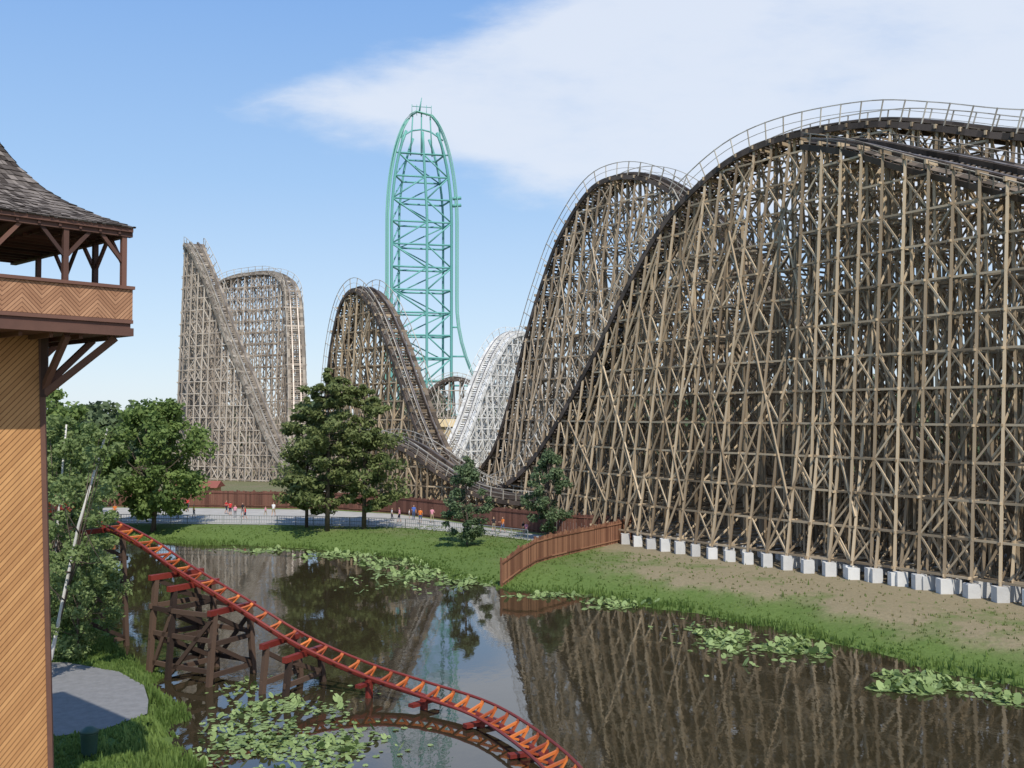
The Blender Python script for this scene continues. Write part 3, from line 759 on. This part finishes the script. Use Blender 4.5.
# ------------------------------------------------------------------ small buildings and things
def kiosk(name,x,y,w,dp,h,wall,roofc,rot=0):
    root=empty(name,(x,y,1.2)); root.rotation_euler=(0,0,rot); b=MB()
    b.box(-w/2,w/2,-dp/2,dp/2,-.05,h); b.obj('walls',[wall],root)
    r=MB(); e=.5
    r.v=[(-w/2-e,-dp/2-e,h),(w/2+e,-dp/2-e,h),(w/2+e,dp/2+e,h),(-w/2-e,dp/2+e,h),(-w/2-e,0,h+dp*.25),(w/2+e,0,h+dp*.25)]
    r.f=[(0,1,5,4),(2,3,4,5),(1,2,5),(3,0,4),(0,3,2,1)]; r.m=[0]*5; r.obj('gable_roof',[roofc],root)
    d=MB(); d.box(-w*.3,w*.1,-dp/2-.04,-dp/2+.02,1,h*.75); d.box(w*.2,w*.38,-dp/2-.04,-dp/2+.02,0,min(2.2,h*.8)); d.obj('window_and_door',[M_darkwood],root)
M_tan=simple('tan_stucco',(.50,.38,.20),(.6,.47,.27),.5,.9)
M_roofred=simple('red_roof',(.22,.07,.05),(.32,.11,.08),1,.8)
kiosk('tan_station_building',-13.6,203,7,6,10.5,M_tan,M_tan,.1)
kiosk('refreshment_kiosk',-46,150,6,3.5,2.3,M_tan,M_roofred)
b=MB()
b.tube([(0,0,0),(0,0,.1),(0,0,.8),(0,0,.85)],[.26,.28,.32,.34],12); b.tube([(0,0,.86),(0,0,.95),(0,0,1.08)],[.36,.33,.12],12)
bin_=b.obj('litter_bin',[simple('dark_green_paint',(.03,.07,.05),(.05,.1,.08),2,.5)],None,True); bin_.location=(-15.9,38.9,float(ground_z(-15.9,38.9)))

# ------------------------------------------------------------------ people
M_skin=simple('skin',(.45,.26,.18),(.55,.33,.24),3,.6); M_hairs=[simple('hair_dark',(.02,.014,.01),(.05,.03,.02),4,.6),simple('hair_blond',(.3,.2,.1),(.42,.3,.16),4,.6)]
cl=lambda n,c:simple('cloth_'+n,tuple(x*.8 for x in c),c,3,.9)
SH=[cl('white',(.8,.8,.8)),cl('red',(.6,.05,.05)),cl('blue',(.08,.16,.5)),cl('pink',(.7,.3,.38)),cl('black',(.03,.03,.035)),cl('yellow',(.7,.5,.08)),cl('pale_blue',(.4,.55,.7)),cl('orange',(.7,.2,.04))]
PT=[cl('denim',(.06,.10,.2)),cl('khaki',(.4,.32,.2)),cl('navy',(.02,.025,.06)),cl('grey',(.2,.2,.22))]
def person(x,y,face,walk,h,si,pi,hi,z=1.214):
    k=h/1.75; st=.26*walk; rd=random.Random(int(x*10+y))
    arm=rd.choice([0,0,.35])
    V={'pel':(0,0,.93,.135),'wst':(0,0,1.08,.12),'chs':(0,0,1.3,.15),'nk0':(0,0,1.44,.07),'nk':(0,.005,1.5,.052),'hd':(0,.015,1.6,.088),'hd2':(0,.01,1.69,.08),'nose':(0,.085,1.6,.03),
       'hipL':(.1,0,.88,.095),'knL':(.11,st*.6+.03,.48,.058),'anL':(.11,st*.9-.02,.09,.042),'toL':(.12,st*.9+.15,.04,.038),
       'hipR':(-.1,0,.88,.095),'knR':(-.11,-st*.3+.03,.48,.058),'anR':(-.11,-st*.95-.02,.10,.042),'toR':(-.12,-st*.95+.14,.04,.038),
       'shL':(.18,0,1.4,.058),'elL':(.24,-st*.5+.02,1.12,.042),'wrL':(.23,-st*.3+.12+arm,.9+arm*.8,.03),'haL':(.225,-st*.3+.16+arm,.81+arm*.9,.032),
       'shR':(-.18,0,1.4,.058),'elR':(-.24,st*.5+.02,1.12,.042),'wrR':(-.23,st*.6+.1,.9,.03),'haR':(-.225,st*.6+.13,.81,.032)}
    E=[('pel','wst'),('wst','chs'),('chs','nk0'),('nk0','nk'),('nk','hd'),('hd','hd2'),('hd','nose'),('pel','hipL'),('hipL','knL'),('knL','anL'),('anL','toL'),('pel','hipR'),('hipR','knR'),('knR','anR'),('anR','toR'),
       ('chs','shL'),('shL','elL'),('elL','wrL'),('wrL','haL'),('chs','shR'),('shR','elR'),('elR','wrR'),('wrR','haR')]
    K=list(V); me=bpy.data.meshes.new('sk'); me.from_pydata([tuple(c*k for c in V[n][:3]) for n in K],[(K.index(a),K.index(b)) for a,b in E],[])
    o=bpy.data.objects.new('sk',me); COL.objects.link(o)
    md=o.modifiers.new('s','SKIN'); sd=me.skin_vertices[0].data if me.skin_vertices else None
    if sd is None:
        bpy.context.view_layer.objects.active=o; bpy.ops.mesh.customdata_skin_add(); sd=me.skin_vertices[0].data
    for i,n in enumerate(K): sd[i].radius=(V[n][3]*k,V[n][3]*k); sd[i].use_root=(n=='pel')
    ss=o.modifiers.new('u','SUBSURF'); ss.levels=1; ss.render_levels=1
    dg=bpy.context.evaluated_depsgraph_get(); nm=bpy.data.meshes.new_from_object(o.evaluated_get(dg)); bpy.data.objects.remove(o)
    nm.materials.clear()
    for m in (M_skin,SH[si],PT[pi],M_hairs[hi],M_hairs[0]): nm.materials.append(m)
    for p in nm.polygons:
        c=p.center/k; p.use_smooth=True; mi=0
        if c.z<.1: mi=4
        elif c.z<.5: mi=0 if (pi+si)%2 else 2
        elif c.z<.98 and abs(c.x)<.19: mi=2
        elif c.z>=.98 and c.z<1.46 and not (abs(c.x)>.2 and c.z<1.2): mi=1
        elif c.z>1.66 or (c.z>1.52 and c.y<-.01): mi=3
        p.material_index=mi
    nm.name='person'; ob=bpy.data.objects.new('person',nm); ob.location=(x,y,z); ob.rotation_euler=(0,0,face); COL.objects.link(ob)
rd=random.Random(3)
spots=[(-51,127),(-49.5,128),(-46,131),(-45,130.4),(-41,126),(-39.5,127.5),(-37,133),(-34.5,128),(-33.7,128.6),(-31.2,130),(-30,129.2),(-27,135),(-14.5,124),(-12.6,126),(-12,125.4),(-10.8,121),(-9.5,122),(-2,112.5),(-1,111.5),(1.5,107.5),(-55,133),(-43,136),(-23.5,133),(-47.6,124),(-32.5,125.2),(-13.4,122.2),(-35.8,130.5),(1.2,108.6)]
for i,(x,y) in enumerate(spots):
    person(x,y,rd.uniform(0,6.28),rd.choice([0,.6,1]),rd.choice([1.25,1.62,1.7,1.78,1.85]),rd.choice([0,0,1,2,3,4,5,6,7]),rd.randrange(4),rd.randrange(2))

# ------------------------------------------------------------------ light, sky, camera
S=Vector((.22,-.72,0)).normalized(); el=math.radians(52)
sv=Vector((S.x*math.cos(el),S.y*math.cos(el),math.sin(el)))
sun=bpy.data.lights.new('sun','SUN'); sun.energy=4.2; sun.angle=math.radians(.5); sun.color=(1,.94,.84)
so=bpy.data.objects.new('sun',sun); so.rotation_euler=sv.to_track_quat('Z','Y').to_euler(); so.location=(0,0,100); COL.objects.link(so)
W=bpy.data.worlds.new('World'); scene.world=W; W.use_nodes=True; nt=W.node_tree
bg=nt.nodes['Background']
sky=N(nt,'ShaderNodeTexSky'); sky.sky_type='NISHITA'; sky.sun_disc=False; sky.sun_elevation=el; sky.sun_rotation=math.atan2(S.x,S.y)
sky.air_density=1.0; sky.dust_density=.3; sky.ozone_density=2.0; sky.altitude=0
tc=N(nt,'ShaderNodeTexCoord'); sp=N(nt,'ShaderNodeSeparateXYZ'); nt.links.new(tc.outputs['Generated'],sp.inputs[0])
y=math_(nt,'MAXIMUM',sp.outputs[1],.08)
u=math_(nt,'DIVIDE',sp.outputs[0],y); v=math_(nt,'DIVIDE',sp.outputs[2],y)
cb=N(nt,'ShaderNodeCombineXYZ'); nt.links.new(u,cb.inputs[0]); nt.links.new(v,cb.inputs[1])
mp=N(nt,'ShaderNodeMapping'); mp.inputs['Scale'].default_value=(2.2,6,1); mp.inputs['Rotation'].default_value=(0,0,math.radians(8)); nt.links.new(cb.outputs[0],mp.inputs[0])
nz=noise(nt,1.6,9,.6,mp.outputs[0]); nz2=noise(nt,5,6,.6,mp.outputs[0])
du=math_(nt,'ADD',u,.235)
hw=math_(nt,'MULTIPLY_ADD',math_(nt,'MAXIMUM',du,-.1),.38,.012)
vc=math_(nt,'MULTIPLY_ADD',math_(nt,'MAXIMUM',u,0),.22,.308)
vw=math_(nt,'MULTIPLY_ADD',math_(nt,'SUBTRACT',nz2,.5),.05,v)
e=math_(nt,'SUBTRACT',hw,math_(nt,'ABSOLUTE',math_(nt,'SUBTRACT',vw,vc)))
f=math_(nt,'MULTIPLY',e,26)
f=math_(nt,'MINIMUM',f,1.1)
f=math_(nt,'ADD',f,math_(nt,'MULTIPLY_ADD',nz,2.4,-1.15))
sfn=N(nt,'ShaderNodeMapRange',interpolation_type='SMOOTHSTEP'); nt.links.new(f,sfn.inputs[0]); sfn.inputs[1].default_value=-.15; sfn.inputs[2].default_value=1.25; sfn.inputs[3].default_value=0; sfn.inputs[4].default_value=.85
r=N(nt,'ShaderNodeValToRGB'); nt.links.new(sp.outputs[2],r.inputs[0]); E=r.color_ramp.elements
st=[(0,(.68,.80,.93)),(.10,(.55,.72,.93)),(.22,(.38,.60,.92)),(.40,(.23,.45,.88)),(1,(.12,.27,.62))]
while len(E)<len(st): E.new(.5)
for i,(p,c_) in enumerate(st): E[i].position=p; E[i].color=(*c_,1)
grad=mixc(nt,1,r.outputs[0],(7.3,7.3,7.3),'MULTIPLY')
skyc=mixc(nt,.78,sky.outputs[0],grad)
c=mixc(nt,sfn.outputs[0],skyc,(5.7,6.1,6.8))
nt.links.new(c,bg.inputs[0]); bg.inputs[1].default_value=.14
cam=bpy.data.cameras.new('camera'); cam.lens=36; cam.sensor_width=36; cam.clip_end=9000; cam.clip_start=.2
co=bpy.data.objects.new('camera',cam); co.location=(0,0,14); co.rotation_euler=(math.radians(90+1.73),0,0); COL.objects.link(co)
scene.camera=co
